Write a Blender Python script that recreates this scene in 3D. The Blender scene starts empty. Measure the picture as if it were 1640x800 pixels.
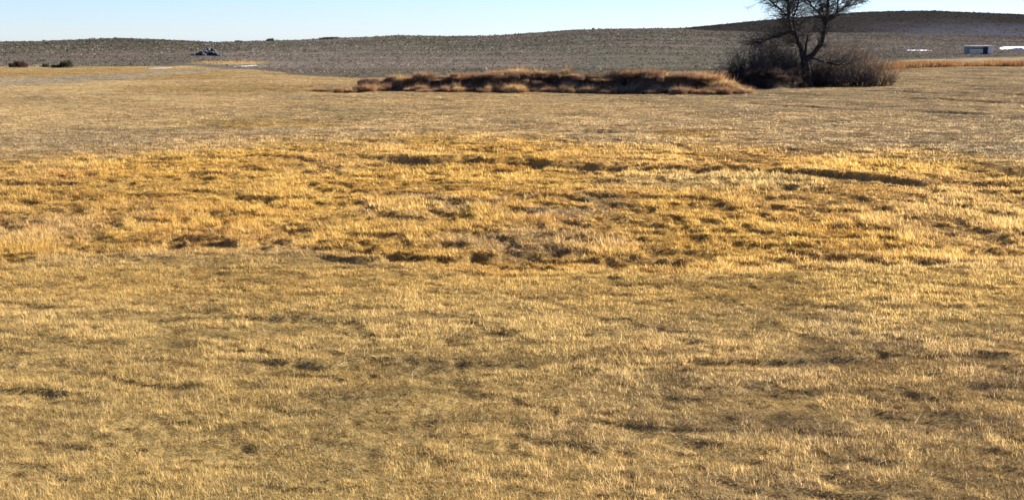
import bpy, math, random
import numpy as np
from math import radians, sin, cos, tan, atan, pi

rng = np.random.default_rng(7)
random.seed(7)
S = bpy.context.scene
COL = S.collection

# ------------------------------------------------------------------ camera geometry
F = 2253.0            # focal length in pixels of the 1640 wide frame
H = 4.0               # eye height above the field
TH = atan(345.0 / F)  # pitch down
SUN_EL = radians(25.0)
SUN_AZ = radians(64.0)  # from +Y towards +X

def ray(px, py):
    a = (px - 820.0) / F; b = (400.0 - py) / F
    return a, cos(TH) + b * sin(TH), -sin(TH) + b * cos(TH)
def at(px, py, Y):
    x, y, z = ray(px, py)
    return np.array([x / y * Y, Y, H + z / y * Y])
def flat(px, py, z=0.0):
    x, y, zz = ray(px, py)
    k = (z - H) / zz
    return x * k, y * k
def proj(X, Y, Z):
    zz = Z - H
    d = Y * cos(TH) - zz * sin(TH)
    d = np.maximum(d, 0.3)
    return 820 + F * X / d, 400 - F * (Y * sin(TH) + zz * cos(TH)) / d

# ------------------------------------------------------------------ noise
def _lat(seed):
    return np.random.default_rng(seed).random((256, 256)).astype(np.float32)
_L = {}
def vnoise(x, y, seed=0):
    if seed not in _L: _L[seed] = _lat(seed + 100)
    L = _L[seed]
    xi = np.floor(x); yi = np.floor(y)
    fx = (x - xi).astype(np.float32); fy = (y - yi).astype(np.float32)
    xi = xi.astype(np.int64) & 255; yi = yi.astype(np.int64) & 255
    x1 = (xi + 1) & 255; y1 = (yi + 1) & 255
    fx = fx * fx * (3 - 2 * fx); fy = fy * fy * (3 - 2 * fy)
    a = L[yi, xi] * (1 - fx) + L[yi, x1] * fx
    b = L[y1, xi] * (1 - fx) + L[y1, x1] * fx
    return a * (1 - fy) + b * fy          # 0..1
def fbm(x, y, seed=0, octs=4, gain=0.5):
    s = 0.0; a = 1.0; t = 0.0
    for i in range(octs):
        s = s + a * vnoise(x + 17.3 * i, y - 9.1 * i, seed + i)
        t += a; a *= gain; x = x * 2.03; y = y * 2.03
    return s / t
def sstep(a, b, x):
    t = np.clip((x - a) / (b - a), 0, 1)
    return t * t * (3 - 2 * t)

# ------------------------------------------------------------------ terrain
R1Y, R2Y = 640.0, 1500.0
def sk(pts, Yr):
    ts, zs = [], []
    for px, py in pts:
        x, y, z = ray(px, py)
        ts.append(x / y); zs.append(H + z / y * Yr)
    return np.array(ts), np.array(zs)
R1 = sk([(-600, 62), (-200, 66), (0, 67.5), (60, 67), (120, 64.5), (190, 62), (250, 64), (320, 67.5), (345, 69), (380, 67.5), (460, 65.5), (540, 61.5), (640, 57.5), (720, 59),
         (790, 58), (850, 54), (920, 48.5), (1000, 47), (1080, 47), (1130, 50), (1215, 52.5), (1300, 54), (1420, 54), (1560, 58), (1640, 60), (2000, 62), (2400, 60)], R1Y)
R2 = sk([(-600, 120), (0, 110), (600, 92), (900, 66), (1000, 55), (1080, 46.5), (1140, 41), (1200, 35), (1260, 29.5), (1330, 24), (1380, 20), (1440, 18),
         (1500, 18), (1560, 20.5), (1640, 23.5), (1900, 32), (2400, 50)], R2Y)

# shallow ledges and ruts of the field, drawn from the camera side: (points, depth, width)
LEDGES = [
    ([(610, 250), (740, 253), (870, 257), (960, 263), (1040, 265)], .21, .38),
    ([(1025, 264), (1180, 266), (1300, 273), (1400, 280), (1480, 286)], .21, .40),
    ([(1480, 286), (1560, 290), (1640, 284), (1800, 276)], .10, .40),
    ([(320, 247), (380, 249)], .07, .35),
    ([(300, 272), (380, 279)], .12, .35),
    ([(265, 382), (330, 379), (380, 388)], .10, .28),
    ([(470, 392), (560, 391), (640, 400), (720, 407), (830, 401), (950, 402), (1110, 405)], .125, .30),
    ([(520, 410), (600, 411), (650, 405)], .12, .24),
    ([(1230, 411), (1330, 404), (1430, 414), (1500, 414)], .13, .28),
    ([(-60, 407), (50, 410)], .14, .22),
    ([(545, 300), (575, 299)], .17, .35),
    ([(690, 313), (745, 316)], .14, .35),
    ([(490, 343), (540, 343)], .14, .30),
    ([(900, 307), (950, 317), (1010, 320)], .13, .35),
    ([(260, 511), (340, 507), (450, 508)], .09, .16),
    ([(1080, 581), (1200, 575), (1390, 573), (1415, 566), (1520, 569), (1640, 565), (1800, 560)], .085, .16),
    ([(410, 575), (470, 582), (520, 590)], .09, .13),
    ([(-80, 630), (60, 628), (130, 632)], .08, .12),
    ([(180, 605), (250, 620), (320, 622)], .08, .12),
    ([(1400, 522), (1520, 514), (1640, 507), (1800, 503)], .06, .2),
    ([(960, 674), (1050, 678), (1150, 684)], .08, .12),
    ([(90, 716), (160, 718)], .09, .12),
    ([(1300, 782), (1350, 790), (1420, 784)], .10, .14),
    ([(1060, 716), (1130, 724)], .08, .12),
    ([(1420, 155), (1640, 163), (1800, 165)], .12, .9),
    ([(1460, 178), (1560, 182), (1640, 180)], .09, .8),
    ([(1350, 143), (1500, 150), (1700, 150)], .11, .9),
    ([(930, 213), (1020, 210)], .08, .6),
    ([(1200, 165), (1330, 172)], .06, .7),
]
_led = []
for pts, dep, wid in LEDGES:
    q = np.array([flat(px, py) for px, py in pts])
    _led.append((q[:, 0], q[:, 1], dep * (1.35 if q[:, 1].mean() > 24 else .62), wid))
def ledges(X, Y):
    """depth of the ruts, 0..depth, steep on the far wall"""
    out = np.zeros_like(X); lip = np.zeros_like(X)
    for xs, ys, dep, wid in _led:
        m = (X > xs[0] - 2) & (X < xs[-1] + 2) & (Y > ys.min() - 4) & (Y < ys.max() + 4)
        if not m.any(): continue
        x = X[m]; y = Y[m]
        yl = np.interp(x, xs, ys) + (fbm(x * 1.1, x * 0 + ys[0], 31, 3) - .5) * wid * 2.4
        d = yl - y                                   # >0 on the camera side
        e = wid * 2.0
        prof = np.where(d > 0, np.exp(-(d / e) ** 2), np.exp(-(d / (wid * .35)) ** 2))
        f = np.clip((x - xs[0]) / .5 + .5, 0, 1) * np.clip((xs[-1] - x) / .5 + .5, 0, 1)
        f = f * np.clip(fbm(x * .9, x * 0 + 3.3, 35, 3) * 3.2 - .75, .75 if dep > .25 else .1, .95 if dep > .25 else 1.15)
        out[m] = np.maximum(out[m], dep * prof * f)
        b = np.clip(-d, 0, None)                     # low lip behind the rut
        lip[m] = np.maximum(lip[m], dep * (.42 if dep > .25 else .22) * f * (1 - np.exp(-(b / (wid * .4)) ** 2)) * np.exp(-(b / (wid * 6)) ** 2))
    return out - lip

# the ditch bank
_bk = [(540, 149, 0), (575, 147.5, .35), (620, 147, .62), (700, 148, .78), (800, 149, .92), (900, 149, 1.0), (1000, 150, 1.05), (1080, 151, 1.05),
       (1130, 151, .85), (1175, 151, .5), (1205, 150, .18), (1225, 149, 0)]
BKX = np.array([flat(a, b)[0] for a, b, c in _bk]); BKY = np.array([flat(a, b)[1] for a, b, c in _bk]); BKH = np.array([c for a, b, c in _bk])
def bank(X, Y):
    x = np.clip(X, BKX[0], BKX[-1])
    y0 = np.interp(x, BKX, BKY) + 1.2 + (fbm(X * .35, X * 0 + 1.7, 41, 3) - .5) * 2.2
    h = np.interp(X, BKX, BKH, left=0, right=0) * (.85 + .35 * fbm(X * .55, X * 0 + 9, 43, 3))
    d = Y - y0
    up = sstep(0, .9, d + (fbm(X * 1.4, Y * 1.4, 44, 2) - .5) * .5)
    dn = 1 - sstep(3, 20, d)
    return h * up * dn
_b2 = [(1180, 142, 0), (1203, 142.5, .6), (1240, 143, .95), (1280, 141.5, .95), (1310, 138.5, .7), (1350, 133, 0)]
B2X = np.array([flat(a, b)[0] for a, b, c in _b2]); B2Y = np.array([flat(a, b)[1] for a, b, c in _b2]); B2H = np.array([c for a, b, c in _b2])
_bank1 = bank
def bank(X, Y):
    h = np.interp(X, B2X, B2H, left=0, right=0)
    d = Y - np.interp(X, B2X, B2Y) - .2 + (fbm(X * .9, Y * .9, 47, 3) - .5) * .8
    return np.maximum(_bank1(X, Y), h * sstep(0, .55, d) * (1 - sstep(5, 20, d)))
def gold_w(px, py, X, Y):
    n = (fbm(X * .35, Y * .18, 51, 4) - .5) * 46
    n2 = (fbm(X * .9, Y * .45, 55, 3) - .5) * 26
    lo = np.interp(px, [-300, 0, 300, 500, 700, 850, 1000, 1300, 1640, 1900], [415, 410, 398, 402, 428, 437, 434, 424, 408, 400])
    hi = np.interp(px, [-300, 0, 150, 400, 700, 900, 1100, 1300, 1500, 1640, 1900], [268, 258, 240, 232, 218, 224, 226, 234, 244, 262, 275])
    k = np.clip((py - 150) / 180, .4, 1)
    return sstep(-14, 14, lo - py + n * .5 + n2 * .6) * sstep(-15, 15, py - hi + (n * .9 + n2 * 1.7) * k)

def zf(X, Y):
    X = np.asarray(X, dtype=np.float64); Y = np.asarray(Y, dtype=np.float64)
    sh = np.broadcast(X, Y).shape
    X = np.broadcast_to(X, sh).ravel(); Y = np.broadcast_to(Y, sh).ravel()
    t = X / np.maximum(Y, 1)
    z1 = np.interp(t, R1[0], R1[1]); z2 = np.interp(t, R2[0], R2[1])
    # big forms
    rise = sstep(150, R1Y, Y) ** 1.15
    z = z1 * rise
    dip = sstep(R1Y, 1000, Y)
    zdip = np.minimum(z1, z2) * .3 - 6
    z = z * (1 - dip) + zdip * dip
    up = sstep(1000, R2Y, Y)
    z = np.where(Y > 1000, zdip + (z2 - zdip) * up, z)
    dn = sstep(R2Y, 2300, Y)
    z = np.where(Y > R2Y, z2 * (1 - dn) - 25 * dn, z)
    z = z - np.clip((Y - 2300) / 6700, 0, 1) * 140
    # undulation
    far = sstep(150, 400, Y)
    z = z + far * (fbm(X / 70, Y / 90, 61, 3) - .5) * np.clip(Y / 500, 0, 1) * 1.6 * (1 - sstep(560, 700, Y))
    nr = 1 - sstep(170, 260, Y)
    m = Y < 262
    if m.any():
        x = X[m]; y = Y[m]
        px, py = proj(x, y, 0 * x)
        g = gold_w(px, py, x, y)
        dz = (fbm(x / 7, y / 7, 63, 3) - .5) * .22 * sstep(14, 40, y)
        dz += (fbm(x / 1.1, y / 1.1, 65, 3) - .5) * (.05 + .06 * g)
        dz -= g * .10
        dz -= np.clip(.40 - fbm(x / .75, y / .6, 67, 3), 0, .12) * (.22 + .7 * g) + np.clip(.455 - fbm(x / .62, y / .75, 66, 3), 0, .08) * 1.2 * g + np.clip(.40 - fbm(x / .33, y / .28, 68, 2), 0, .12) * .28
        dz += (fbm(x / .3, y / .3, 69, 2) - .5) * .035 * (1 - sstep(25, 40, y))
        dz -= ledges(x, y)
        z[m] = z[m] + dz * nr[m] + bank(x, y)
    # slight rise towards the lower ground at right and the road bank at the camera
    z = z + 2.35 * (1 - sstep(1.5, 10.2, Y))
    return z.reshape(sh)

def place(px, py, ymin=20, ymax=1600):
    Y = np.exp(np.linspace(np.log(ymin), np.log(ymax), 5000))
    x, y, z = ray(px, py)
    X = x / y * Y; Z = H + z / y * Y
    d = Z - zf(X, Y)
    i = np.argmax(d < 0)
    if d[i] >= 0: i = np.argmin(d)
    return np.array([X[i], Y[i], float(zf(X[i], Y[i]))])
def ground(X, Y): return float(zf(X, Y))

# ------------------------------------------------------------------ colours of the land (linear base colours)
def ell(px, py, cx, cy, rx, ry, soft=.4):
    d = np.sqrt(((px - cx) / rx) ** 2 + ((py - cy) / ry) ** 2)
    return 1 - sstep(1 - soft, 1 + soft, d)
def mixc(c, col, w):
    return c * (1 - w[:, None]) + np.array(col) * w[:, None]
GOLD = (.69, .42, .11); TAN = (.42, .30, .125); OLIVE = (.61, .435, .16); DULL = (.60, .41, .17); GREYT = (.54, .40, .215)
ORANGE = (.50, .23, .05); PALE = (.50, .43, .29); SAGE = (.155, .136, .100); DARKH = (.042, .037, .031); BLUEH = (.115, .11, .12)
def land_colour(X, Y):
    px, py = proj(X, Y, 0 * X)
    wob = (fbm(X / 9, Y / 14, 71, 4) - .5)
    wob2 = (fbm(X / 2.2, Y / 3.0, 75, 4) - .5)
    pyw = py + wob * np.clip((py - 80), 5, 120) * .35
    n = len(X)
    c = np.tile(np.array(OLIVE), (n, 1))
    c = mixc(c, (.66, .435, .14), 1 - sstep(455, 520, pyw))
    c = mixc(c, (.57, .395, .165), sstep(500, 1400, px) * sstep(480, 560, py) * .8)
    c = mixc(c, DULL, 1 - sstep(405, 440, pyw))
    # dull upper field
    up = 1 - sstep(240, 262, py)
    c = mixc(c, (.65, .46, .215), up)
    c = mixc(c, GREYT, up * sstep(700, 1500, px) * .8)
    c = mixc(c, (.46, .35, .19), up * sstep(.5, .62, fbm(X / 14, Y / 7, 77, 4)) * .7)
    c = mixc(c, (.76, .56, .26), ell(px, py, 110, 162, 290, 44) * sstep(.30, .50, fbm(X / 6, Y / 5, 79, 4)))
    c = mixc(c, (.50, .34, .13), ell(px, py, 380, 142, 190, 7) * .8)
    c = mixc(c, (.52, .33, .10), ell(px, py, 420, 200, 150, 11) * sstep(.4, .6, fbm(X / 3, Y / 3, 81, 3)))
    c = mixc(c, (.52, .33, .10), ell(px, py, 1100, 214, 60, 5))
    c = mixc(c, (.47, .36, .17), ell(px, py, 640, 185, 300, 18) * .35)
    c = mixc(c, (.34, .24, .14), (1 - up) * sstep(.50, .63, fbm(X / 1.15, Y / 1.0, 151, 4)) * (.12 + .22 * sstep(500, 1300, px)) * sstep(440, 500, py))
    c = mixc(c, (.24, .18, .125), up * sstep(.53, .64, fbm(X / 3.6, Y / 2.4, 153, 4)) * (.12 + .40 * sstep(800, 1500, px)))
    # golden hollow
    g = gold_w(px, py, X, Y)
    gc = np.tile(np.array(GOLD), (n, 1))
    gc = mixc(gc, (.66, .41, .14), sstep(.45, .65, fbm(X / 5, Y / 8, 83, 4)) * .7)
    gc = mixc(gc, (.54, .29, .07), sstep(.58, .72, fbm(X / 2.2, Y / 3.4, 85, 4)) * .15)
    gc = mixc(gc, (.56, .41, .17), ell(px, py, 1180, 285, 200, 12) * .75)
    gn = sstep(.40, .62, fbm(X / 1.1, Y / 1.3, 86, 4))
    gc = mixc(gc, (.36, .275, .175), ell(px, py, 660, 327, 75, 20, .6) * gn * .85)
    gc = mixc(gc, (.36, .28, .18), ell(px, py, 890, 325, 120, 18, .6) * gn * .8)
    gc = mixc(gc, (.46, .32, .16), ell(px, py, 850, 378, 150, 18) * .6)
    gc = mixc(gc, (.58, .385, .15), ell(px, py, 1560, 330, 160, 60) * .6)
    gc = mixc(gc, (.58, .385, .17), ell(px, py, 60, 360, 100, 25) * .6)
    c = c * (1 - g[:, None]) + gc * g[:, None]
    c = mixc(c, (.50, .345, .12), ell(px, py, 300, 420, 420, 16) * .4 + ell(px, py, 1200, 445, 500, 15) * .45)
    # left golden strip, track
    strip = sstep(106.5, 108.5, py + wob * 3) * (1 - sstep(124, 130, py)) * (1 - sstep(330, 420, px))
    c = mixc(c, (.56, .38, .155), strip)
    ty = np.interp(px, [-300, 0, 100, 200, 300, 400, 560], [140, 131, 128, 122, 115.5, 108, 106])
    tw = np.interp(px, [-300, 0, 200, 400, 560], [9, 7, 4.5, 1.8, 1.0])
    tr = 1 - sstep(.7, 1.15, np.abs(py - ty + wob2 * 3) / tw)
    tr = tr * (1 - sstep(430, 500, px))
    c = mixc(c, (.48, .41, .29), tr * .85)
    # scrub slope
    bt = np.interp(px, [-300, 0, 300, 400, 480, 560, 900, 1100, 1250, 1420, 1640, 1900], [107, 107.5, 107, 110, 119, 124, 120, 116, 112, 99, 92, 90])
    s = 1 - sstep(-1.5, 1.5, py - bt + wob * 6)
    c = mixc(c, SAGE, s)
    c = mixc(c, (.20, .18, .125), s * sstep(74, 110, py) * .55)
    c = mixc(c, (.55, .36, .12), s * ell(px, py, 370, 100.5, 60, 3) * .9)
    c = mixc(c, (.22, .17, .14), s * sstep(.5, .65, fbm(X / 40, Y / 60, 87, 3)) * .6)
    st = fbm(X / 120, Y / 9, 113, 3)
    c = c * (1 - (s * sstep(.45, .65, st) * .18)[:, None])
    c = c * (1 - (s * (1 - sstep(250, 420, px)) * .28)[:, None])
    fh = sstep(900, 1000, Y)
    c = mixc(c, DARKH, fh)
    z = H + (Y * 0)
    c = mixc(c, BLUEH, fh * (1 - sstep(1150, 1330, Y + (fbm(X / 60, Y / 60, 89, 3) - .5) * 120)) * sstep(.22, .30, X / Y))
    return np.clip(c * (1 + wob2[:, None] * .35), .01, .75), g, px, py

# ------------------------------------------------------------------ mesh helpers
def mesh_np(name, V, faces_idx, starts, totals, mat, col=None, smooth=False):
    me = bpy.data.meshes.new(name)
    me.vertices.add(len(V)); me.vertices.foreach_set('co', V.astype(np.float32).ravel())
    me.loops.add(len(faces_idx)); me.loops.foreach_set('vertex_index', faces_idx.astype(np.int32))
    me.polygons.add(len(starts)); me.polygons.foreach_set('loop_start', starts.astype(np.int32))
    if smooth is not None:
        me.polygons.foreach_set('use_smooth', np.full(len(starts), bool(smooth)))
    me.update(calc_edges=True)
    if col is not None:
        a = me.attributes.new('tint', 'FLOAT_COLOR', 'POINT')
        c4 = np.ones((len(V), 4), np.float32); c4[:, :3] = col
        a.data.foreach_set('color', c4.ravel())
    me.materials.append(mat)
    return me
def tri_mesh(name, V, mat, col=None):
    n = len(V)
    return mesh_np(name, V, np.arange(n), np.arange(0, n, 3), None, mat, col)
def link(name, me, parent=None):
    o = bpy.data.objects.new(name, me); COL.objects.link(o)
    if parent is not None: o.parent = parent
    return o
def empty(name, loc=(0, 0, 0)):
    o = bpy.data.objects.new(name, None); COL.objects.link(o); o.location = loc; o.empty_display_size = .3
    return o
def tag(o, label=None, cat=None, group=None, kind=None):
    if label: o['label'] = label
    if cat: o['category'] = cat
    if group: o['group'] = group
    if kind: o['kind'] = kind
    return o

# ------------------------------------------------------------------ materials
def new_mat(name):
    m = bpy.data.materials.new(name); m.use_nodes = True
    nt = m.node_tree; nt.nodes.clear()
    return m, nt
def N(nt, t, **kw):
    n = nt.nodes.new(t)
    for k, v in kw.items():
        if k in n.inputs: n.inputs[k].default_value = v
        else: setattr(n, k, v)
    return n
def blade_mat(name, transl=.45, base=None, scale=3.0, var=.35, rough=.8):
    m, nt = new_mat(name); L = nt.links
    geo = N(nt, 'ShaderNodeNewGeometry')
    no = N(nt, 'ShaderNodeTexNoise'); no.inputs['Scale'].default_value = scale; no.inputs['Detail'].default_value = 5
    L.new(geo.outputs['Position'], no.inputs['Vector'])
    mr = N(nt, 'ShaderNodeMapRange'); mr.inputs[1].default_value = .3; mr.inputs[2].default_value = .7
    mr.inputs[3].default_value = 1 - var; mr.inputs[4].default_value = 1 + var
    L.new(no.outputs[0], mr.inputs[0])
    if base is None:
        at_ = N(nt, 'ShaderNodeAttribute'); at_.attribute_name = 'tint'; src = at_.outputs['Color']
    else:
        rgb = N(nt, 'ShaderNodeRGB'); rgb.outputs[0].default_value = (*base, 1); src = rgb.outputs[0]
    mul = N(nt, 'ShaderNodeVectorMath', operation='SCALE')
    L.new(src, mul.inputs[0]); L.new(mr.outputs[0], mul.inputs['Scale'])
    d = N(nt, 'ShaderNodeBsdfDiffuse'); t = N(nt, 'ShaderNodeBsdfTranslucent'); mx = N(nt, 'ShaderNodeMixShader')
    mx.inputs[0].default_value = transl
    L.new(mul.outputs[0], d.inputs[0]); L.new(mul.outputs[0], t.inputs[0])
    L.new(d.outputs[0], mx.inputs[1]); L.new(t.outputs[0], mx.inputs[2])
    out = N(nt, 'ShaderNodeOutputMaterial'); L.new(mx.outputs[0], out.inputs[0])
    return m
def solid_mat(name, c1, c2, scale=4.0, rough=.85, bump=.3, dist=.03, spec=.2):
    m, nt = new_mat(name); L = nt.links
    tc = N(nt, 'ShaderNodeTexCoord')
    no = N(nt, 'ShaderNodeTexNoise'); no.inputs['Scale'].default_value = scale; no.inputs['Detail'].default_value = 6; no.inputs['Roughness'].default_value = .65
    L.new(tc.outputs['Object'], no.inputs['Vector'])
    cr = N(nt, 'ShaderNodeValToRGB'); cr.color_ramp.elements[0].position = .35; cr.color_ramp.elements[1].position = .68
    cr.color_ramp.elements[0].color = (*c1, 1); cr.color_ramp.elements[1].color = (*c2, 1)
    L.new(no.outputs[0], cr.inputs[0])
    b = N(nt, 'ShaderNodeBsdfPrincipled'); b.inputs['Roughness'].default_value = rough; b.inputs['Specular IOR Level'].default_value = spec
    L.new(cr.outputs[0], b.inputs['Base Color'])
    bp = N(nt, 'ShaderNodeBump'); bp.inputs['Strength'].default_value = bump; bp.inputs['Distance'].default_value = dist
    L.new(no.outputs[0], bp.inputs['Height']); L.new(bp.outputs[0], b.inputs['Normal'])
    out = N(nt, 'ShaderNodeOutputMaterial'); L.new(b.outputs[0], out.inputs[0])
    return m
def ground_mat():
    m, nt = new_mat('field_soil'); L = nt.links
    geo = N(nt, 'ShaderNodeNewGeometry'); a = N(nt, 'ShaderNodeAttribute'); a.attribute_name = 'tint'
    n1 = N(nt, 'ShaderNodeTexNoise'); n1.inputs['Scale'].default_value = 9; n1.inputs['Detail'].default_value = 8; n1.inputs['Roughness'].default_value = .7
    n2 = N(nt, 'ShaderNodeTexNoise'); n2.inputs['Scale'].default_value = .9; n2.inputs['Detail'].default_value = 8; n2.inputs['Roughness'].default_value = .75
    for n in (n1, n2): L.new(geo.outputs['Position'], n.inputs['Vector'])
    ad = N(nt, 'ShaderNodeMath', operation='ADD'); L.new(n1.outputs[0], ad.inputs[0]); L.new(n2.outputs[0], ad.inputs[1])
    mr = N(nt, 'ShaderNodeMapRange'); mr.inputs[1].default_value = .75; mr.inputs[2].default_value = 1.25; mr.inputs[3].default_value = .5; mr.inputs[4].default_value = 1.45
    L.new(ad.outputs[0], mr.inputs[0])
    mul = N(nt, 'ShaderNodeVectorMath', operation='SCALE'); L.new(a.outputs['Color'], mul.inputs[0]); L.new(mr.outputs[0], mul.inputs['Scale'])
    d = N(nt, 'ShaderNodeBsdfDiffuse'); d.inputs[1].default_value = .6; L.new(mul.outputs[0], d.inputs[0])
    bp = N(nt, 'ShaderNodeBump'); bp.inputs['Strength'].default_value = .8; bp.inputs['Distance'].default_value = .12
    L.new(ad.outputs[0], bp.inputs['Height']); L.new(bp.outputs[0], d.inputs['Normal'])
    out = N(nt, 'ShaderNodeOutputMaterial'); L.new(d.outputs[0], out.inputs[0])
    return m
M_GROUND = ground_mat()
M_GRASS = blade_mat('dry_grass_blades', .58, scale=5.0, var=.25)
M_SAGE = blade_mat('sagebrush_leaves', .12, scale=.6, var=.25)
M_BRUSH = blade_mat('rusty_brush', .35, scale=2.0, var=.35)
M_TWIG = solid_mat('bare_twigs', (.030, .025, .022), (.075, .062, .052), 3, .9, .1)
M_TWIGB = solid_mat('brown_twigs', (.15, .105, .070), (.31, .215, .135), 3, .9, .1)
M_BARK = solid_mat('dark_bark', (.012, .010, .009), (.042, .035, .030), 9, .9, .8, .05)
M_ROCK = solid_mat('dark_rock', (.028, .030, .036), (.085, .088, .10), 5, .8, .6, .08)
M_ROCKP = solid_mat('pale_rock', (.30, .30, .30), (.55, .55, .54), 5, .8, .6, .08)
M_SNOW = solid_mat('old_snow', (.78, .79, .82), (.88, .88, .89), 1.5, .6, .3, .05, .3)
M_ICE = solid_mat('pond_ice', (.24, .26, .29), (.37, .39, .42), .8, .35, .1, .02, .4)
M_CONC = solid_mat('shed_wall_panels', (.42, .41, .37), (.58, .57, .50), 2.2, .85, .3)
M_ROOFW = solid_mat('shed_roof_sheet', (.50, .50, .50), (.66, .66, .65), 1.3, .55, .1)
M_SHEDF = solid_mat('shed_front_panels', (.40, .36, .28), (.58, .52, .42), 2.2, .85, .3)
M_DARK = solid_mat('dark_paint_and_shade', (.012, .014, .030), (.03, .033, .06), 3, .7, .1)  # door paint, also used for the painted eave shadow

# ------------------------------------------------------------------ ground sheet
def build_ground():
    ys = np.concatenate([np.linspace(-4, 10, 36)[:-1], np.exp(np.arange(np.log(10), np.log(190), .0042)),
                         np.exp(np.arange(np.log(190.5), np.log(2400), .008)), np.exp(np.linspace(np.log(2420), np.log(9000), 40))])
    nu = 620
    u = np.linspace(-1, 1, nu); u = u * (.62 + .38 * u * u)
    w = .56 * np.maximum(ys, 0) + 6
    X = u[None, :] * w[:, None]; Y = np.repeat(ys[:, None], nu, 1)
    Z = zf(X, Y)
    Xf, Yf = X.ravel(), Y.ravel()
    c, g, px, py = land_colour(Xf, np.maximum(Yf, 3))
    k = np.where(Yf < 170, .62, .8)
    k = k + (1 - k) * sstep(170, 240, Yf) * .3
    # bare earth in the thatch is browner
    soil = np.array((.10, .07, .045))
    ww = np.where(Yf < 175, .30, .05)[:, None]
    c = c * k[:, None] * (1 - ww) + soil * ww
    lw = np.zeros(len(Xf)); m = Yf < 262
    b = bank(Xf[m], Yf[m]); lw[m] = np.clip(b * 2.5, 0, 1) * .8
    c = mixc(c, (.06, .042, .032), np.clip(lw * 1.25, 0, 1))  # dark bank earth, darkened further to paint in the shade there
    V = np.stack([Xf, Yf, Z.ravel()], 1)
    ny = len(ys)
    i = np.arange(ny * nu).reshape(ny, nu)
    q = np.stack([i[:-1, :-1], i[:-1, 1:], i[1:, 1:], i[1:, :-1]], -1).reshape(-1)
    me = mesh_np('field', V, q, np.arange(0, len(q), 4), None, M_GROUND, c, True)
    o = link('ground', me); tag(o, 'rolling dry prairie ground rising to low scrub covered hills', kind='structure')
build_ground()

# ------------------------------------------------------------------ grass
def blades(name, n, ysamp, keep, hfun, wfun, lean, mat, label, cat, tint):
    pass
def sample_y(n, a, b):
    return np.exp(rng.uniform(np.log(a), np.log(b), n))
def make_blades(X, Y, h, w, col, lean_dir, lean_amt, tipmul=1.0, sink=.015, litter=None):
    n = len(X)
    Z = zf(X, Y) - sink
    phi = rng.uniform(0, 2 * pi, n)
    la = lean_dir + rng.normal(0, 1.3, n)
    lm = np.abs(rng.normal(lean_amt, .4, n)) * h
    if litter is not None:
        lm = np.where(litter, rng.uniform(.05, .13, n) * np.clip(Y / 18, 1, 4), lm); la = np.where(litter, rng.uniform(0, 2 * pi, n), la)
        sink = np.where(litter, .004, sink); Z = Z + .015 - sink
        phi = np.where(litter, la + pi / 2, phi)
    ax, ay = np.cos(phi) * w * .5, np.sin(phi) * w * .5
    V = np.empty((n, 3, 3), np.float32)
    V[:, 0] = np.stack([X - ax, Y - ay, Z], 1)
    V[:, 1] = np.stack([X + ax, Y + ay, Z], 1)
    hh = h * np.sqrt(np.clip(1 - .35 * np.clip(lm / h, 0, 1.3) ** 2, .25, 1))
    if litter is not None: hh = np.where(litter, h, hh)
    V[:, 2] = np.stack([X + np.cos(la) * lm, Y + np.sin(la) * lm, Z + hh], 1)
    C = np.empty((n, 3, 3), np.float32)
    C[:, 0] = col * .85; C[:, 1] = col * .85; C[:, 2] = np.clip(col * tipmul, 0, .85)
    return V.reshape(-1, 3), C.reshape(-1, 3)

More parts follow.
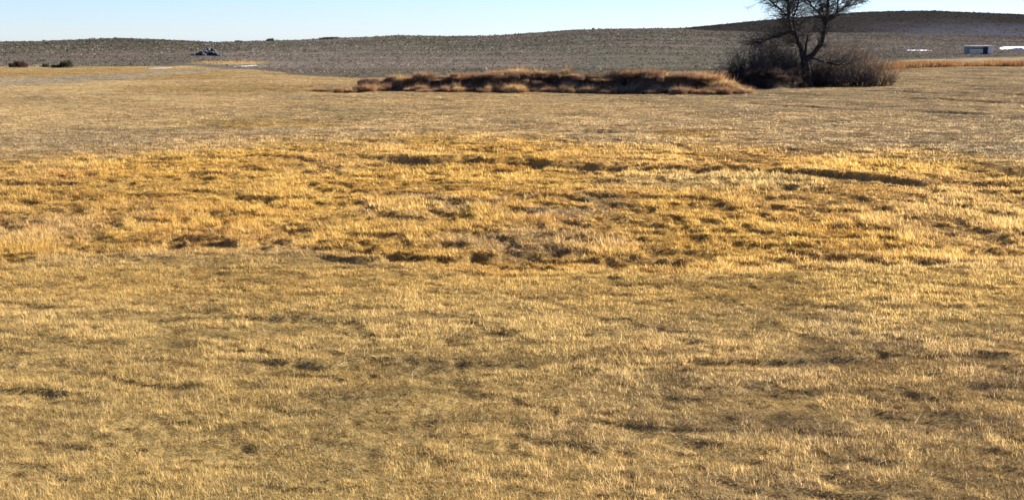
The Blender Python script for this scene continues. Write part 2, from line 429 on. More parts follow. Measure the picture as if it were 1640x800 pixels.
def build_grass():
    nA = 560_000; nB = 3_300_000
    YA = np.sqrt(rng.uniform(10.4 ** 2, 18 ** 2, nA)); YB = sample_y(nB, 18, 178)
    Y = np.concatenate([YA, YB]); X = rng.uniform(-1, 1, len(Y)) * (.40 * Y + 1.2)
    # tufting: points gather round tuft centres
    lev = np.floor(np.clip(np.log2(Y / 16.0), 0, 3) + rng.random(len(Y)))
    cell = .075 * 2 ** lev * rng.choice([1.0, 1.37], len(Y))
    ca, sa = cos(.6), sin(.6)                       # turned lattice, so no rows line up with the view
    RX = X * ca + Y * sa; RY = -X * sa + Y * ca
    jx = np.round(RX / cell + rng.normal(0, .3, len(X))); jy = np.round(RY / cell + rng.normal(0, .3, len(X)))
    def hsh(k): v = np.sin(jx * 12.9898 + jy * 78.233 + cell * 37.7 + k * 3.17) * 43758.5453; return v - np.floor(v)
    tx = (jx + (hsh(1) - .5) * .9) * cell; ty = (jy + (hsh(2) - .5) * .9) * cell
    cx = tx * ca - ty * sa; cy = tx * sa + ty * ca
    litter = rng.random(len(X)) < .36
    tight = .62 * (rng.random(len(X)) < .55) * ~litter
    X = X + (cx - X) * tight; Y = Y + (cy - Y) * tight
    tuft = hsh(3)
    c, g, px, py = land_colour(X, Y)
    big = fbm(X / 1.6, Y / 1.9, 95, 4)          # hummocks
    mid = fbm(X / .45, Y / .5, 97, 3)
    led = ledges(X, Y)
    bnk = bank(X, Y)
    scr = 1 - sstep(0, 1, (py - np.interp(px, [-300, 0, 300, 400, 480, 560, 900, 1100, 1250, 1420, 1640], [106, 106.5, 106, 109, 118, 123, 119, 115, 111, 98, 91])))
    clump = np.clip((big - .36) * 3.2, 0, 1.2)
    h = (.050 + .018 * clump) * (.6 + .8 * tuft)
    pit = np.clip(.43 - fbm(X / .75, Y / .6, 67, 3), 0, .12) * 8 + np.clip(.455 - fbm(X / .62, Y / .75, 66, 3), 0, .08) * 6 * g
    far = sstep(50, 90, Y)
    h = h * (1 - .35 * far)
    hg = (.06 + .08 * clump) * (.55 + .8 * tuft)
    h = h * (1 - g) + hg * g
    h *= rng.uniform(.55, 1.25, len(X)) * (1 - .55 * np.clip(pit, 0, 1))
    h *= 1 - np.clip(led * 7, 0, .75)
    stalk = (rng.random(len(X)) < .0010 + .012 * ell(px, py, 850, 378, 130, 22) + .006 * ell(px, py, 660, 327, 75, 20)) & ~litter
    h = np.where(stalk, rng.uniform(.09, .18, len(X)), h)
    h = np.where(litter, rng.uniform(.012, .035, len(X)) * (1 + .7 * g), h)
    w = .0068 * np.clip(Y / 18, .75, 20) * rng.uniform(.7, 1.4, len(X))
    w = np.where(litter, w * 1.5, np.minimum(w * (1 + .25 * g), h * .5 + .004))
    # gaps: thin places where thatch and soil show
    thin = np.clip((.37 - big) * 4, 0, .3) + np.clip((.44 - mid) * 5, 0, .5) + pit * .8
    keep = litter | (rng.random(len(X)) > np.clip(thin + np.clip(led * 5, 0, .45), 0, .85))
    keep |= stalk
    keep &= rng.random(len(X)) > scr * .97
    keep &= bnk < .12
    # colour per tuft and blade
    v = .62 + .72 * tuft ** 1.2 + rng.normal(0, .26, len(X))
    v = np.clip(v * (1 - .05 * sstep(.52, .35, big)), .28, 1.28)
    c = c * v[:, None]
    dk = fbm(X / .62, Y / .5, 105, 4) * .7 + .3 * fbm(X / 4, Y / 4, 109, 2)
    dw = sstep(.55, .65, dk) * (.68 - .15 * g)
    c = c * (1 - dw[:, None]) + c * np.array((.36, .33, .36)) * dw[:, None]
    r = rng.random(len(X))
    brown = (r < .20 - .08 * g + .18 * sstep(.5, .35, mid))[:, None]
    c = np.where(brown, c * np.array((.46, .38, .34)), c)
    pale = ((r > .93) & (r < .985))[:, None]
    c = np.where(pale, c * .6 + np.array((.30, .27, .19)), c)
    orange = (fbm(X / 3.1, Y / 4.0, 99, 3) > .60) & (rng.random(len(X)) < .06 + .12 * g)
    c = np.where(orange[:, None], c * np.array((1.05, .82, .6)), c)
    c = np.where(stalk[:, None], np.where(rng.random(len(X))[:, None] < .6, np.array((.52, .44, .28)), np.array((.16, .10, .06))) * rng.uniform(.7, 1.2, (len(X), 1)), c)
    c = np.minimum(np.clip(c, .012, .80), np.array((.72, .50, .26)))
    lean_dir = pi + .5 * (fbm(X / 5, Y / 6, 101, 3) - .5) * 6
    for nm, msk, lab in (('golden_grass', g > .5, 'tall matted golden grass filling the shallow hollow across the field'),
                         ('short_grass', (g <= .5) & (py > 330), 'short olive tan grass covering the near part of the field'),
                         ('pasture_grass', (g <= .5) & (py <= 330), 'short dull tan grass between the golden hollow and the scrub slope')):
        k = keep & msk
        amt = .75 if nm == 'golden_grass' else .55
        V, C = make_blades(X[k], Y[k], h[k], w[k], c[k], lean_dir[k], amt, litter=litter[k])
        print(nm, k.sum())
        o = link(nm, tri_mesh(nm, V, M_GRASS, C)); tag(o, lab, kind='stuff')
build_grass()

# ------------------------------------------------------------------ sagebrush on the slopes
def build_sage():
    n1 = 120_000
    Y = np.sqrt(rng.uniform(0, 1, n1)) * 0 + rng.uniform(128, 680, n1)
    n2 = 16_000
    Y = np.concatenate([Y, rng.uniform(1000, 1560, n2)])
    X = rng.uniform(-1, 1, len(Y)) * (.41 * Y)
    X[n1:] = rng.uniform(.03, .42, n2) * Y[n1:]
    c, g, px, py = land_colour(X, Y)
    bt = np.interp(px, [-300, 0, 300, 400, 480, 560, 900, 1100, 1250, 1420, 1640], [106, 106.5, 106, 109, 118, 123, 119, 115, 111, 98, 91])
    keep = (py < bt) & (fbm(X / 8, Y / 12, 111, 3) > .40 - .1 * rng.random(len(X))) & (bank(X, Y) < .05) & (np.hypot((X + 47.0) / 5.5, (Y - 1e4)) > -1)
    X, Y, c, px, py = X[keep], Y[keep], c[keep], px[keep], py[keep]
    n = len(X); nb = 8
    size = rng.uniform(.15, .38, n) * np.clip(Y / 300, .75, 3.2)
    size *= np.where(rng.random(n) < .06, 1.7, 1.0)
    Z = zf(X, Y)
    v = np.clip(rng.normal(1, .2, n), .35, 1.8)
    pale = rng.random(n) < .035 * sstep(620, 300, Y)
    cc = c * v[:, None]
    cc[pale] = np.array((.36, .33, .26)) * rng.uniform(.7, 1.2, (pale.sum(), 1))
    yel = (rng.random(n) < .06) & (Y < 420)
    cc[yel] = np.array((.36, .29, .15)) * rng.uniform(.6, 1.1, (yel.sum(), 1))
    # every bush: a fan of leaf clumps inside a low dome
    B = lambda a: np.repeat(a, nb)
    phi = rng.uniform(0, 2 * pi, n * nb); el = rng.uniform(.15, 1.45, n * nb); s = B(size)
    r = s * rng.uniform(.6, 1.0, n * nb)
    tip = np.stack([np.cos(phi) * np.cos(el) * r, np.sin(phi) * np.cos(el) * r, np.sin(el) * r * .8], 1)
    P = np.stack([B(X), B(Y), B(Z) - .03], 1)
    q = rng.normal(0, 1, (n * nb, 3)); q[:, 2] *= .5
    q = q / np.linalg.norm(q, axis=1)[:, None] * (s * .28)[:, None]
    V = np.stack([P + tip * .15 + q * .4, P + tip + q * .3, P + tip * .75 - q], 1).reshape(-1, 3)
    C = np.repeat(B(cc.T[0])[:, None], 1, 1)
    C = np.stack([B(cc[:, 0]), B(cc[:, 1]), B(cc[:, 2])], 1) * rng.uniform(.8, 1.2, (n * nb, 1))
    C = np.repeat(np.clip(C, .01, .7), 3, 0)
    o = link('sagebrush', tri_mesh('sagebrush', V, M_SAGE, C)); tag(o, 'grey brown sagebrush scrub covering the rising slopes and hills', kind='stuff')
build_sage()

# ------------------------------------------------------------------ woody plants
def frusta(segs, sides):
    """segs: (n,8) p0 p1 r0 r1 -> verts and quads"""
    s = np.asarray(segs, dtype=np.float64); n = len(s)
    p0, p1, r0, r1 = s[:, :3], s[:, 3:6], s[:, 6], s[:, 7]
    d = p1 - p0; d /= np.maximum(np.linalg.norm(d, axis=1), 1e-6)[:, None]
    ref = np.where(np.abs(d[:, 2:3]) > .9, np.array([[1., 0, 0]]), np.array([[0, 0, 1.]]))
    a = np.cross(d, ref); a /= np.linalg.norm(a, axis=1)[:, None]; b = np.cross(d, a)
    ang = np.arange(sides) * 2 * pi / sides
    ring = a[:, None, :] * np.cos(ang)[None, :, None] + b[:, None, :] * np.sin(ang)[None, :, None]
    V0 = p0[:, None] + ring * r0[:, None, None]; V1 = p1[:, None] + ring * r1[:, None, None]
    V = np.concatenate([V0, V1], 1).reshape(-1, 3)
    base = (np.arange(n) * 2 * sides)[:, None]
    i = np.arange(sides); j = (i + 1) % sides
    q = np.stack([i, j, j + sides, i + sides], 1)[None] + base[:, :, None]
    return V, q.reshape(-1)
def wood(name, segs, sides, mat, parent, origin=(0, 0, 0), smooth=True):
    segs = np.asarray(segs, dtype=np.float64).copy()
    segs[:, 0:3] -= origin; segs[:, 3:6] -= origin
    V, q = frusta(segs, sides)
    return link(name, mesh_np(name, V, q, np.arange(0, len(q), 4), None, mat, None, smooth), parent)
def poly(pts, rads, jit=.03, sub=4):
    """bent limb through the points"""
    pts = [np.array(p, float) for p in pts]; out = []; prev = pts[0]; pr = rads[0]
    for k in range(len(pts) - 1):
        a, b = pts[k], pts[k + 1]; L = np.linalg.norm(b - a)
        for i in range(1, sub + 1):
            f = i / sub
            p = a + (b - a) * f + (rng.normal(0, jit * L / sub, 3) if i < sub else 0)
            r = rads[k] + (rads[k + 1] - rads[k]) * f
            e = (p - prev) * .06
            out.append([*prev, *(p + e), pr, r]); prev = p; pr = r
    return out
def grow(p, d, L, r, depth, out, droop=0.0, spread=.6, kids=(3, 5), up=.08):
    n = 4; prev = np.array(p, float); d = np.array(d, float); pr = r
    pts = []
    for i in range(n):
        d = d + rng.normal(0, .17, 3); d[2] += up - droop; d /= np.linalg.norm(d)
        nx = prev + d * L / n; nr = r * (1 - .75 * (i + 1) / n)
        out.append([*prev, *(nx + d * .01), pr, max(nr, .0052)]); pts.append((nx, d.copy(), max(nr, .0052))); prev = nx; pr = max(nr, .0052)
    if depth > 0:
        for k in range(rng.integers(kids[0], kids[1] + 1)):
            q, dd, rr = pts[rng.integers(0, n)]
            nd = dd + rng.normal(0, spread, 3); nd /= np.linalg.norm(nd)
            grow(q, nd, L * rng.uniform(.45, .75), max(min(rr, r * .6), .003), depth - 1, out, droop, spread, kids, up)
def shrub_segs(h, wdt, stems, depth, lean=(0, 0), r=.018, kids=(3, 4)):
    out = []
    for k in range(stems):
        a = rng.uniform(0, 2 * pi); e = rng.uniform(.1, 1.5)
        d = np.array([cos(a) * e * wdt / h + lean[0], sin(a) * e * wdt / h + lean[1], 1.0]); d /= np.linalg.norm(d)
        b = np.array([cos(a), sin(a), 0]) * rng.uniform(0, .8) * wdt * .6
        b[2] = -.05
        out.append([0, 0, -.12, b[0], b[1], -.06, .04, .035])
        out.append([b[0], b[1], -.07, *(b + d * .08), .036, r])
        grow(b, d, h * rng.choice([rng.uniform(.35, .7), rng.uniform(.6, .92)]), r * rng.uniform(.6, 1.2), depth, out, .0, .5, kids)
    return out

# --- the bare tree
TB = place(1291, 134, 60, 200)
TY = TB[1]
print('tree at', TB)
def tp(px, py, dy=0.0): return at(px, py, TY + dy)
tree = empty('bare_tree', tuple(TB))
tag(tree, 'large bare dark tree forking low above the thicket, its top out of frame', 'tree')
org = TB
base = TB - np.array([0, 0, .25])
wood('trunk', poly([base, TB + np.array([-.02, 0, .25]), tp(1291, 112), tp(1289, 96)], [.62, .44, .36, .33], .02), 12, M_BARK, tree, org)
limbs = [
    ([tp(1289, 97), tp(1284, 80, .1), tp(1277, 62, .3), tp(1266, 46, .4), tp(1263, 28, .4), tp(1262, 4, .5), tp(1256, -30, .6), tp(1246, -60, .8)], [.27, .20, .175, .15, .13, .11, .08, .03]),
    ([tp(1290, 99), tp(1305, 84, -.3), tp(1317, 66, -.5), tp(1321, 50, -.6), tp(1323, 28, -.6), tp(1326, 0, -.6), tp(1330, -35, -.5), tp(1326, -70, -.4)], [.28, .19, .17, .155, .13, .11, .07, .025]),
    ([tp(1289, 92), tp(1291, 74, -.4), tp(1294, 56, -.9)], [.15, .10, .05]),
    ([tp(1268, 50, .3), tp(1248, 58, .6), tp(1228, 63, .8), tp(1212, 74, 1.0)], [.10, .07, .05, .02]),
    ([tp(1322, 40, -.6), tp(1315, 24, -.9), tp(1300, 10, -1.3), tp(1290, -12, -1.6), tp(1288, -45, -1.8)], [.10, .075, .06, .045, .02]),
    ([tp(1322, 34, -.6), tp(1338, 26, -.2), tp(1342, 14, .1), tp(1342, -8, .4), tp(1348, -45, .6)], [.10, .085, .07, .055, .02]),
    ([tp(1340, 22, 0), tp(1356, 10, .5), tp(1372, 7, .9), tp(1386, 3, 1.2)], [.05, .035, .025, .012]),
    ([tp(1276, 60, .3), tp(1270, 30, -.8), tp(1278, 6, -1.2), tp(1284, -30, -1.4)], [.09, .07, .05, .02]),
    ([tp(1263, 26, .4), tp(1246, 12, .9), tp(1232, 0, 1.3), tp(1216, -20, 1.6)], [.075, .055, .04, .015]),
    ([tp(1297, 92, -.3), tp(1320, 99, -.8), tp(1342, 104, -1.1), tp(1362, 102, -1.3)], [.12, .09, .07, .03]),
    ([tp(1262, 5, .5), tp(1240, -18, .2), tp(1222, -45, 0)], [.06, .04, .015]),
    ([tp(1326, 0, -.6), tp(1350, -20, -1.2), tp(1374, -48, -1.5)], [.06, .04, .015]),
]
tw = []
for i, (pts, rr) in enumerate(limbs):
    ls = poly(pts, rr, .07)
    wood('limb', ls, 8, M_BARK, tree, org)
    m = len(ls)
    for k in range(int(m * .12), m):
        if i == 2 and k > m * .8: pass
        s = ls[k]; p = np.array(s[3:6]); d = p - np.array(s[0:3]); d /= np.linalg.norm(d)
        nsub = 4 if k < m * .5 else 5
        if i == 2: nsub = 1
        if i == 9: nsub = 2
        if i == 6: nsub = 2
        for q in range(nsub):
            a = rng.uniform(0, 2 * pi); side = np.array([cos(a), sin(a) * .8, .15])
            nd = d * .4 + side; nd /= np.linalg.norm(nd)
            L_ = rng.uniform(.7, 1.9) * (1.0 if k > m * .3 else .8)
            if i in (1, 5) and p[2] < TB[2] + 4.6: L_ *= .45; nsub = 1
            if i == 6: L_ *= .45
            grow(p, nd, L_, .026, 2, tw, .03, .55, (4, 6), .05)
wood('crown', tw, 3, M_TWIG, tree, org, False)
print('tree twigs', len(tw))

# --- thicket round the tree
def shrub(name, px, py, dy, h, wdt, stems, depth, mat, smat, label, group=None, lean=(0, 0), r=.018, trunk=False, kids=(3, 4)):
    b = place(px, py, 60, 220) if dy is None else None
    if b is None:
        x, y, z = ray(px, py); Yy = TY + dy; X = x / y * Yy; b = np.array([X, Yy, ground(X, Yy)])
    o = empty(name, tuple(b)); tag(o, label, 'shrub', group)
    sg = shrub_segs(h, wdt, int(stems * 1.8), depth, lean, r, kids)
    thick = [s for s in sg if s[6] > r * .45]; thin = [s for s in sg if s[6] <= r * .45]
    wood('stems', thick, 5, smat, o); wood('twigs', thin, 3, mat, o, smooth=False)
    return o

G1 = 'leafless shrubs left of the bare tree'; G2 = 'leafless shrubs right of the bare tree'
LS = [
    (1158, 126, 1.0, 1.5, 1.5, 18, 2, 'low dark tangle behind the right end of the ditch bank'),
    (1178, 127, 2.6, 2.0, 1.5, 20, 2, 'low spreading dark shrub left of the leaning stems'),
    (1138, 124, 4.0, 1.2, 1.3, 12, 2, 'sparse low scraggly shrub starting the thicket behind the bank'),
    (1214, 134, -.4, 1.5, 1.2, 20, 2, 'low dark tangle in the hollow before the leaning stems'),
    (1254, 134, -.2, 1.6, 1.4, 22, 2, 'low dark tangle in the shade left of the trunk foot'),
    (1278, 134, .9, 2.2, 1.1, 22, 2, 'dark shrub pressed against the left of the trunk foot'),
    (1160, 122, 2.6, 1.7, 1.1, 12, 2, 'low dark scraggly shrub at the far left end of the thicket'),
    (1188, 128, 1.0, 2.6, 1.5, 16, 2, 'dark leafless shrub behind the rounded end of the ditch bank'),
    (1206, 129, .5, 3.2, 1.5, 20, 2, 'dark shrub with thick leaning stems left of the bare tree'),
    (1226, 124, 1.6, 3.4, 1.5, 22, 2, 'tall dark shrub beneath the drooping left limb of the tree'),
    (1244, 126, 2.8, 3.0, 1.4, 20, 2, 'dense dark shrub between the leaning stems and the tree trunk'),
    (1266, 126, 1.5, 2.9, 1.3, 20, 2, 'dark shrub crowding the left side of the tree trunk'),
]
for px, py, dy, h, wd, st, dp, lab in LS:
    wd *= 1.15; h *= .78
    shrub('bare_shrub', px, py, dy, h, wd, st, dp, M_TWIG, M_BARK, lab, G1, r=.03, kids=(4, 5))
RS = [
    (1300, 134, .7, 1.9, 1.1, 22, 2, M_TWIG, 'dark shrub pressed against the right of the trunk foot'),
    (1318, 128, 3.0, 3.3, 1.4, 20, 2, M_TWIGB, 'brown shrub behind the fork of the right limb'),
    (1420, 110, 3.2, 1.3, 1.1, 14, 2, M_TWIGB, 'small pale brown shrub trailing off at the right end of the thicket'),
    (1312, 128, 1.0, 1.8, 1.2, 20, 2, M_TWIG, 'low dark shrub just right of the tree trunk'),
    (1333, 125, 1.8, 3.2, 1.7, 22, 2, M_TWIGB, 'brown shrub under the right limb of the bare tree'),
    (1345, 122, .2, 2.0, 1.6, 22, 2, M_TWIG, 'low dark tangle in front of the tall brown shrubs'),
    (1362, 122, 3.0, 3.9, 1.7, 26, 2, M_TWIGB, 'tallest brown twiggy shrub right of the bare tree'),
    (1384, 120, 1.5, 3.2, 1.7, 26, 2, M_TWIGB, 'rounded brown twiggy shrub in the right half of the thicket'),
    (1404, 114, 3.2, 2.6, 1.5, 22, 2, M_TWIGB, 'pale brown shrub at the right end of the thicket'),
    (1388, 118, 0.4, 1.5, 1.3, 20, 2, M_TWIG, 'dark low tangle at the foot of the rounded brown shrub'),
]
for px, py, dy, h, wd, st, dp, mt, lab in RS:
    wd *= 1.0; h *= .84
    shrub('bare_shrub', px, py, dy, h, wd, st, dp, mt, M_BARK, lab, G2, r=.024, kids=(4, 5))

# ------------------------------------------------------------------ brush clumps (dense dry mounds)
def clump_mesh(name, rad, hgt, n, base, mat, bl=.22, bw=.03, droop=.5):
    a = rng.uniform(0, 2 * pi, n); rr = np.sqrt(rng.random(n)) * rad
    ph = fbm(np.cos(a) * 1.7 + 4, np.sin(a) * 1.7 + 9, int(rng.integers(200, 240)), 3)
    rr = rr * (.65 + .7 * ph)
    X, Y = np.cos(a) * rr, np.sin(a) * rr
    top = hgt * np.sqrt(np.clip(1 - (rr / (rad * 1.25)) ** 2, .02, 1)) * (.75 + .5 * fbm(X * 3 / rad + 20, Y * 3 / rad + 20, 245, 3))
    Z = rng.random(n) ** .6 * top
    L = bl * rng.uniform(.6, 1.4, n) * np.where(rng.random(n) < .08, 2.2, 1)
    d = np.stack([np.cos(a) * .7, np.sin(a) * .7, np.full(n, .9)], 1) + rng.normal(0, .5, (n, 3)); d[:, 0] -= droop * .4
    d /= np.linalg.norm(d, axis=1)[:, None]
    q = rng.normal(0, 1, (n, 3)); q /= np.linalg.norm(q, axis=1)[:, None]; q *= bw * rng.uniform(.6, 1.4, (n, 1)) * .5
    P = np.stack([X, Y, Z - .1], 1)
    V = np.stack([P - q, P + q, P + d * L[:, None]], 1).reshape(-1, 3)
    c = np.array(base)[None] * rng.uniform(.55, 1.4, (n, 1)) * (1 + rng.normal(0, .06, (n, 3)))
    C = np.repeat(np.clip(c, .01, .8), 3, 0)
    return tri_mesh(name, V, mat, C)
RUST = [clump_mesh('rust_brush', 1, .75, 2600, c, M_BRUSH, .36, .035) for c in ((.36, .20, .095), (.27, .155, .09), (.48, .31, .14), (.27, .17, .10))]
k = 0
def put_clump(me, X, Y, rx, ry, hz, name, label, cat, group=None, sink=.05):
    o = link(name, me); o.location = (X, Y, ground(X, Y) - sink); o.scale = (rx, ry, hz); o.rotation_euler.z = rng.uniform(0, 6.28)
    return tag(o, label, cat, group)
GB = 'rust brown brush clumps along the ditch bank'
for i in range(74):                                   # lip of the bank
    f = (i + rng.uniform(-.4, .4)) / 74
    X = BKX[1] + (BKX[-2] - BKX[1]) * f
    hb = np.interp(X, BKX, BKH)
    Y = float(np.interp(X, BKX, BKY)) + rng.uniform(1.9, 3.2)
    s = rng.uniform(.3, .85)
    put_clump(RUST[int(rng.integers(0, 4))], X, Y, s * 1.15, s, rng.uniform(.2, .75), 'brush_clump', 'rust brown brush clump on the top edge of the long ditch bank', 'brush', GB)
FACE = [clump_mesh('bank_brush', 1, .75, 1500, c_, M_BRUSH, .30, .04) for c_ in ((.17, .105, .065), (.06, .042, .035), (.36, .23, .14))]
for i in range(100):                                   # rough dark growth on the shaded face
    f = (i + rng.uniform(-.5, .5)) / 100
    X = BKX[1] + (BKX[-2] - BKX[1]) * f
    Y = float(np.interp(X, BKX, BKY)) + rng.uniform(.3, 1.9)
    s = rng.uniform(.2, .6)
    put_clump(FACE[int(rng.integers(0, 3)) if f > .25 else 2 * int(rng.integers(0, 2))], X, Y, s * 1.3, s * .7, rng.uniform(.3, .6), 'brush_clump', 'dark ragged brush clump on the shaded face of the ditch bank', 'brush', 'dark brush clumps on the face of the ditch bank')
for i in range(64):  # blackish clumps added to stand in for the shadow under the tree
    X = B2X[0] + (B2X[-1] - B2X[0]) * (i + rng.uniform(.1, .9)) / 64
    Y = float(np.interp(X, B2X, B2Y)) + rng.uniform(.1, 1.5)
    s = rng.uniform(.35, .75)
    put_clump(FACE[1], X, Y, s * 1.4, s * .7, rng.uniform(.3, .9), 'brush_clump', 'blackish low brush clump added as shade in the hollow below the bare tree', 'brush', 'blackish brush clumps added as shade below the bare tree')
GB2 = 'brush clumps at the foot of the ditch bank'
for i in range(60):                                   # foot of the bank
    f = (i + rng.uniform(-.4, .4)) / 60
    X = BKX[0] + (BKX[-2] - BKX[0]) * f
    Y = float(np.interp(X, BKX, BKY)) + rng.uniform(-.6, .9)
    s = rng.uniform(.2, .65)
    if vnoise(np.array([X * .5]), np.array([0.5]), 7)[0] < .35: continue
    put_clump(RUST[(i * 7) % 4], X, Y, s * 1.1, s * .8, rng.uniform(.3, .75), 'brush_clump', 'brown brush clump at the foot of the long ditch bank', 'brush', GB2)
for px, py, w_, h_, lab in ((1135, 149, 1.25, .85, 'broad rust brown brush mound near the right end of the ditch bank'),
                        (1160, 150, 1.15, .75, 'rounded orange brown brush mound second from the right end of the bank'),
                        (1186, 150, 1.1, .55, 'low golden brown brush mound closing the right end of the bank')):
    X, Y = flat(px, py)
    put_clump(RUST[2 if px > 1150 else 0], X, Y + .9, w_, .9, h_, 'brush_mound', lab, 'brush')
for px, py, w_, h_, lab in ((520, 146, .9, .28, 'small lone brown brush clump left of the ditch bank'),
                        (1400, 120, .8, .5, 'orange tinted brush clump beneath the right end shrub'),
                        (1370, 128, .9, .5, 'tan brush clump in front of the brown twiggy shrubs'),
                        (1345, 131, .8, .5, 'small tan brush clump right of the tree shadow'),
                        (1236, 118, .8, .7, 'orange brown brush clump showing between the dark shrub stems'),
                        (1190, 116, 1.0, .6, 'brown brush clump behind the left end of the thicket')):
    X, Y, Z = place(px, py, 60, 200)
    put_clump(RUST[3 if px == 520 else (2 if px in (1236, 1400) else 1)], X, Y, w_, .6, h_, 'brush_clump', lab, 'brush')

# --- reddish reeds at the field edge on the right
def build_reeds():
    n = 30000
    f = rng.random(n); px = 1405 + (1760 - 1405) * f
    pyb = np.interp(px, [1405, 1450, 1520, 1640, 1760], [112, 109.5, 108, 106.5, 105])
    zz = ray(0, 0)
    a = (px - 820) / F; b = (400 - pyb) / F
    dy_ = cos(TH) + b * sin(TH); dz_ = -sin(TH) + b * cos(TH)
    kk = -H / dz_; X = a * kk; Y = dy_ * kk
    Y = Y + rng.uniform(0, 7, n); X = X * Y / (Y - 3)
    hN = fbm(X / 2.5, Y / 2.5, 121, 3)
    h = (.25 + .85 * np.clip(hN * 1.6 - .35, 0, 1)) * rng.uniform(.6, 1.15, n)
    keep = rng.random(n) < np.clip(hN * 2.4 - .4, .1, 1)
    X, Y, h = X[keep], Y[keep], h[keep]; n = len(X)
    c = np.array((.25, .12, .052))[None] * rng.uniform(.55, 1.4, (n, 1)) * (1 + rng.normal(0, .08, (n, 3)))
    t = rng.random(n) < .25; c[t] = np.array((.45, .29, .12)) * rng.uniform(.7, 1.2, (t.sum(), 1))
    V, C = make_blades(X, Y, h, np.full(n, .055), np.clip(c, .02, .8), np.full(n, pi), .2)
    o = link('reeds', tri_mesh('reeds', V, M_BRUSH, C)); tag(o, 'low band of reddish brown reeds along the right field edge', kind='stuff')
build_reeds()

# --- dark shrubs on the left and bushes on the skyline
DK = [clump_mesh('dark_bush', 1, 1.0, 1500, c, M_BRUSH, .22, .09, 0) for c in ((.085, .050, .042), (.065, .064, .036), (.060, .052, .042))]
for px, py, wpx, hpx, m_, lab in (
        (32, 108, 18, 9, 0, 'dark maroon shrub at the far left edge of the golden strip'),
        (19, 108, 9, 6, 2, 'low black shrub touching the left side of the maroon shrub'),
        (73, 107.5, 10, 5, 1, 'faint low olive shrub between the maroon shrub and the green black shrub'),
        (90, 108, 14, 4, 1, 'flat dark shrub touching the left side of the green black shrub'),
        (106, 108, 16, 10, 1, 'green black rounded shrub on the far edge of the golden strip')):
    p = place(px, py, 60, 400); k_ = p[1] / F
    put_clump(DK[m_], p[0], p[1], wpx * k_ * .6, wpx * k_ * .5, hpx * k_ * 1.25, 'dark_shrub', lab, 'shrub')
for px, wpx, hpx, m_, lab in (
        (382, 11, 5, 2, 'small dark bush on the skyline above the rock heap'),
        (407, 6, 4, 2, 'tiny dark bush on the skyline, middle of the three left of centre'),
        (433, 11, 7, 2, 'taller dark bush on the skyline right of the tiny one'),
        (530, 34, 5, 2, 'long low dark bush lying along the skyline crest'),
        (950, 4, 5, 2, 'tiny lone bush on the crest of the middle hill')):
    x, y, z = ray(px, 60); Y = 632.0; X = x / y * Y; k_ = Y / F
    put_clump(DK[m_], X, Y, wpx * k_ * .5, 2.0, hpx * k_, 'skyline_bush', lab, 'bush', sink=.35)

# --- far blue hill seen through the skyline notch
def far_hill():
    me_pts = [(250, 70), (310, 66.3), (330, 64.8), (345, 65.6), (368, 66.0), (400, 69)]
    Y0 = 6800
    top = [at(a, b, Y0) for a, b in me_pts]
    nx = 40; V = []; xs = np.linspace(top[0][0], top[-1][0], nx); zs = np.interp(xs, [t[0] for t in top], [t[2] for t in top])
    rows = 9
    for r_ in range(rows):
        f = r_ / (rows - 1); yy = Y0 - 500 + 1000 * f
        hk = sin(pi * f)
        for i in range(nx): V.append((xs[i], yy, -130 + (zs[i] + 130) * hk))
    V = np.array(V); idx = np.arange(rows * nx).reshape(rows, nx)
    q = np.stack([idx[:-1, :-1], idx[:-1, 1:], idx[1:, 1:], idx[1:, :-1]], -1).reshape(-1)
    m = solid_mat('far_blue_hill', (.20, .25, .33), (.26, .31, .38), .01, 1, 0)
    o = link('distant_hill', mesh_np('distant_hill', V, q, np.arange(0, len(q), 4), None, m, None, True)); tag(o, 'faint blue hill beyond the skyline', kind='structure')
far_hill()

# --- heap of dark rocks
def rock_mesh(name, seed, mat):
    import bmesh
    bm = bmesh.new(); bmesh.ops.create_icosphere(bm, subdivisions=3, radius=1)
    r = np.random.default_rng(seed)
    dirs = r.normal(0, 1, (9, 3)); dirs /= np.linalg.norm(dirs, axis=1)[:, None]; lim = r.uniform(.55, .9, 9)
    for v in bm.verts:
        p = np.array(v.co)
        for d, l in zip(dirs, lim):
            s = p @ d
            if s > l: p = p - d * (s - l) * .9
        p = p * (1 + r.normal(0, .015)); v.co = p
    me = bpy.data.meshes.new(name); bm.to_mesh(me); bm.free(); me.materials.append(mat)
    return me
RK = [rock_mesh('dark_rock', s, M_ROCK) for s in (1, 2, 3, 4)]; RP = rock_mesh('pale_rock', 5, M_ROCKP)
hp = place(336, 89.5, 100, 600); kk = hp[1] / F
print('rocks at', hp)
GR = 'dark rocks heaped on the far slope'
for i in range(70):
    u_ = rng.uniform(-1, .85); tri = max(0.0, 1 - abs(u_ + .05)) ** .8
    lay = rng.random()
    X = hp[0] + u_ * 25 * kk; Y = hp[1] + rng.normal(0, 1.0)
    z = ground(X, Y) + lay * tri * 14 * kk
    s = rng.uniform(1.6, 3.6) * kk * (1.1 - .4 * lay)
    o = link('rock', RK[i % 4]); o.location = (X, Y, z); o.scale = (s * 1.4, s, s * .85); o.rotation_euler = (rng.uniform(-.3, .3), rng.uniform(-.3, .3), rng.uniform(0, 6))
    tag(o, 'dark blue grey rock in the heap on the far left slope', 'rock', GR)
for (px, py, lab) in ((323, 82, 'pale rock low on the left shoulder of the dark rock heap'), (335, 79.5, 'pale rock on the very top of the dark rock heap')):
    p = at(px, py, hp[1] - 1.2)
    o = link('rock', RP); o.location = tuple(p); s = 1.7 * kk; o.scale = (s, s, s * .8); tag(o, lab, 'rock')

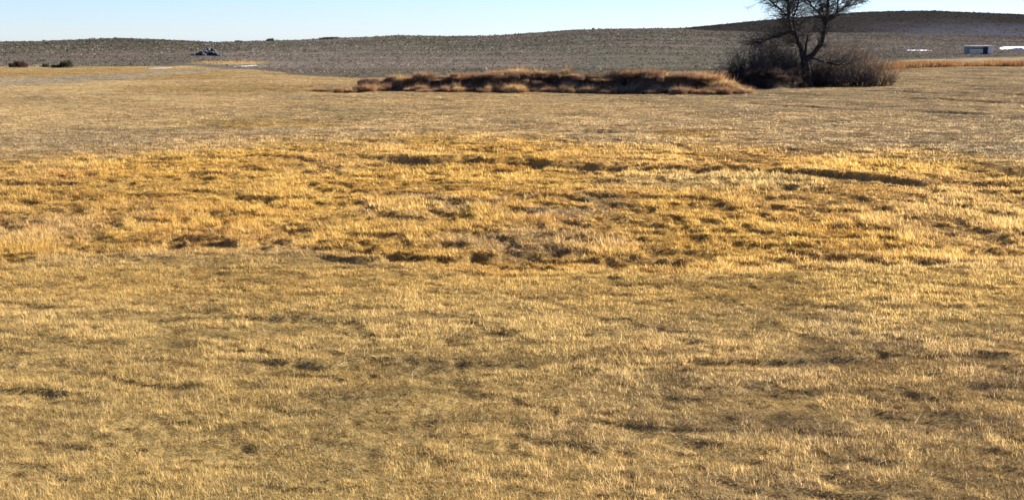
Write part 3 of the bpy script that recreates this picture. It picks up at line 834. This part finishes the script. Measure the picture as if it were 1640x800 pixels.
# --- snow, ice
def drift(name, poly_px, thick, mat, label, noise=.3):
    """patch laid on the land: centre line of pixel points with half widths in metres"""
    P = [place(a, b, 100, 700) for a, b, w in poly_px]; W = [w for a, b, w in poly_px]
    t = np.linspace(0, 1, 60); tt = np.linspace(0, 1, len(P))
    cx = np.interp(t, tt, [p[0] for p in P]); cy = np.interp(t, tt, [p[1] for p in P]); cw = np.interp(t, tt, W) * (.7 + .6 * fbm(t * 9, t * 0 + len(P), 131, 3))
    nv = 13; v = np.linspace(-1, 1, nv)
    X = np.repeat(cx[:, None], nv, 1); Y = cy[:, None] + v[None] * cw[:, None]
    end = np.sqrt(np.clip(1 - (2 * t - 1) ** 6, 0, 1))
    Z = zf(X, Y) + thick * (1 - v[None] ** 4) * end[:, None] - .04 * (np.abs(v[None]) > .99)
    V = np.stack([X.ravel(), Y.ravel(), Z.ravel()], 1)
    i = np.arange(60 * nv).reshape(60, nv)
    q = np.stack([i[:-1, :-1], i[1:, :-1], i[1:, 1:], i[:-1, 1:]], -1).reshape(-1)
    o = link(name, mesh_np(name, V, q, np.arange(0, len(q), 4), None, mat, None, True)); tag(o, label, kind='structure')
drift('snow', [(1600, 79, .8), (1615, 78, 3.5), (1640, 78, 8), (1700, 78, 7), (1760, 77, 2)], .45, M_SNOW, 'bright white snow drift right of the low shed')
drift('snow', [(1452, 81, .6), (1470, 81, 1.4), (1492, 81, .6)], .10, M_SNOW, 'thin white snow streak left of the low shed')
drift('ice', [(238, 110, .5), (256, 109.5, 1.3), (275, 109, .6)], .06, M_ICE, 'pale blue ice strip beyond the golden grass')
drift('ice', [(375, 107, .5), (395, 106, 1.2), (412, 105, .6)], .06, M_ICE, 'pale ice strip where the track meets the scrub')

# --- low shed
def box(name, x0, x1, y0, y1, z0, z1, mat, parent, bev=.015):
    import bmesh
    bm = bmesh.new(); bmesh.ops.create_cube(bm, size=1)
    for v in bm.verts:
        v.co = ((x0 + x1) / 2 + v.co.x * (x1 - x0), (y0 + y1) / 2 + v.co.y * (y1 - y0), (z0 + z1) / 2 + v.co.z * (z1 - z0))
    bmesh.ops.bevel(bm, geom=bm.edges[:], offset=bev, segments=1, affect='EDGES')
    me = bpy.data.meshes.new(name); bm.to_mesh(me); bm.free(); me.materials.append(mat)
    return link(name, me, parent)
sp = place(1590, 87.3, 120, 600); kk = sp[1] / F
print('shed at', sp)
shed = empty('low_shed', (sp[0], sp[1], sp[2]))
tag(shed, 'small low grey shed with flat pale roof and dark doorway beside the snow', 'shed')
Wd = 36 * kk; Ht = 13.5 * kk; Dp = 4.0
xr = 0.0; xl = -Wd
z8 = -.5
box('end_wall', xr - 7.5 * kk, xr, -.05, Dp, z8, Ht - .12, M_CONC, shed)
box('front_wall', xl, xr - 15 * kk - .003, .25, .42, z8, Ht - .2, M_SHEDF, shed)
box('back_wall', xl, xr - 7.5 * kk - .003, Dp - .2, Dp, z8, Ht - .2, M_CONC, shed)
box('roof', xl, xr + .12, -.35, Dp + .2, Ht - .117, Ht + .04, M_ROOFW, shed)
box('eave_shade', xl + .02, xl * .42, .18, .24, Ht * .66, Ht * .78, M_DARK, shed)  # dark strip standing in for the shadow under the eave
box('plinth', xl * .55, xr - 15 * kk, .10, .247, z8, Ht * .12, M_DARK, shed)
dr = box('door', xr - 15 * kk, xr - 7.5 * kk - .003, .30, .38, z8, Ht - .3, M_DARK, shed)
h_ = box('handle', xr - 9 * kk, xr - 8.7 * kk, .25, .297, Ht * .4, Ht * .5, M_ROCKP, shed, .005); h_.parent = dr
# ------------------------------------------------------------------ sky, sun, camera
w = bpy.data.worlds.new('World'); S.world = w; w.use_nodes = True
nt = w.node_tree; nt.nodes.clear()
sky = nt.nodes.new('ShaderNodeTexSky'); sky.sky_type = 'NISHITA'; sky.sun_disc = False
sky.sun_elevation = SUN_EL; sky.sun_rotation = SUN_AZ
sky.altitude = 1200; sky.air_density = 1.0; sky.dust_density = 0; sky.ozone_density = 4
bg = nt.nodes.new('ShaderNodeBackground'); bg.inputs['Strength'].default_value = .05
wo = nt.nodes.new('ShaderNodeOutputWorld')
tm = nt.nodes.new('ShaderNodeVectorMath'); tm.operation = 'MULTIPLY'; tm.inputs[1].default_value = (.54, .61, .83)
nt.links.new(sky.outputs[0], tm.inputs[0]); nt.links.new(tm.outputs[0], bg.inputs[0]); nt.links.new(bg.outputs[0], wo.inputs[0])
sl = bpy.data.lights.new('sun', 'SUN'); sl.energy = 4.2; sl.angle = radians(.53); sl.color = (1, .95, .87)
so = bpy.data.objects.new('sun', sl); COL.objects.link(so)
from mathutils import Vector
sd = Vector((sin(SUN_AZ) * cos(SUN_EL), cos(SUN_AZ) * cos(SUN_EL), sin(SUN_EL)))
so.rotation_euler = sd.to_track_quat('Z', 'Y').to_euler(); so.location = (60, 30, 60)
cd = bpy.data.cameras.new('camera'); cam = bpy.data.objects.new('camera', cd); COL.objects.link(cam)
cam.location = (0, 0, H); cam.rotation_euler = (pi / 2 - TH, 0, 0)
cd.sensor_width = 36; cd.lens = F / 1640 * 36; cd.clip_end = 20000; cd.clip_start = .1
S.camera = cam
S.view_settings.view_transform = 'Standard'; S.view_settings.look = 'None'; S.view_settings.gamma = 1
S.view_settings.exposure = 2.24
S.cycles.max_bounces = 6; S.cycles.diffuse_bounces = 3; S.cycles.transmission_bounces = 3
S.render.resolution_x = 1024; S.render.resolution_y = 499
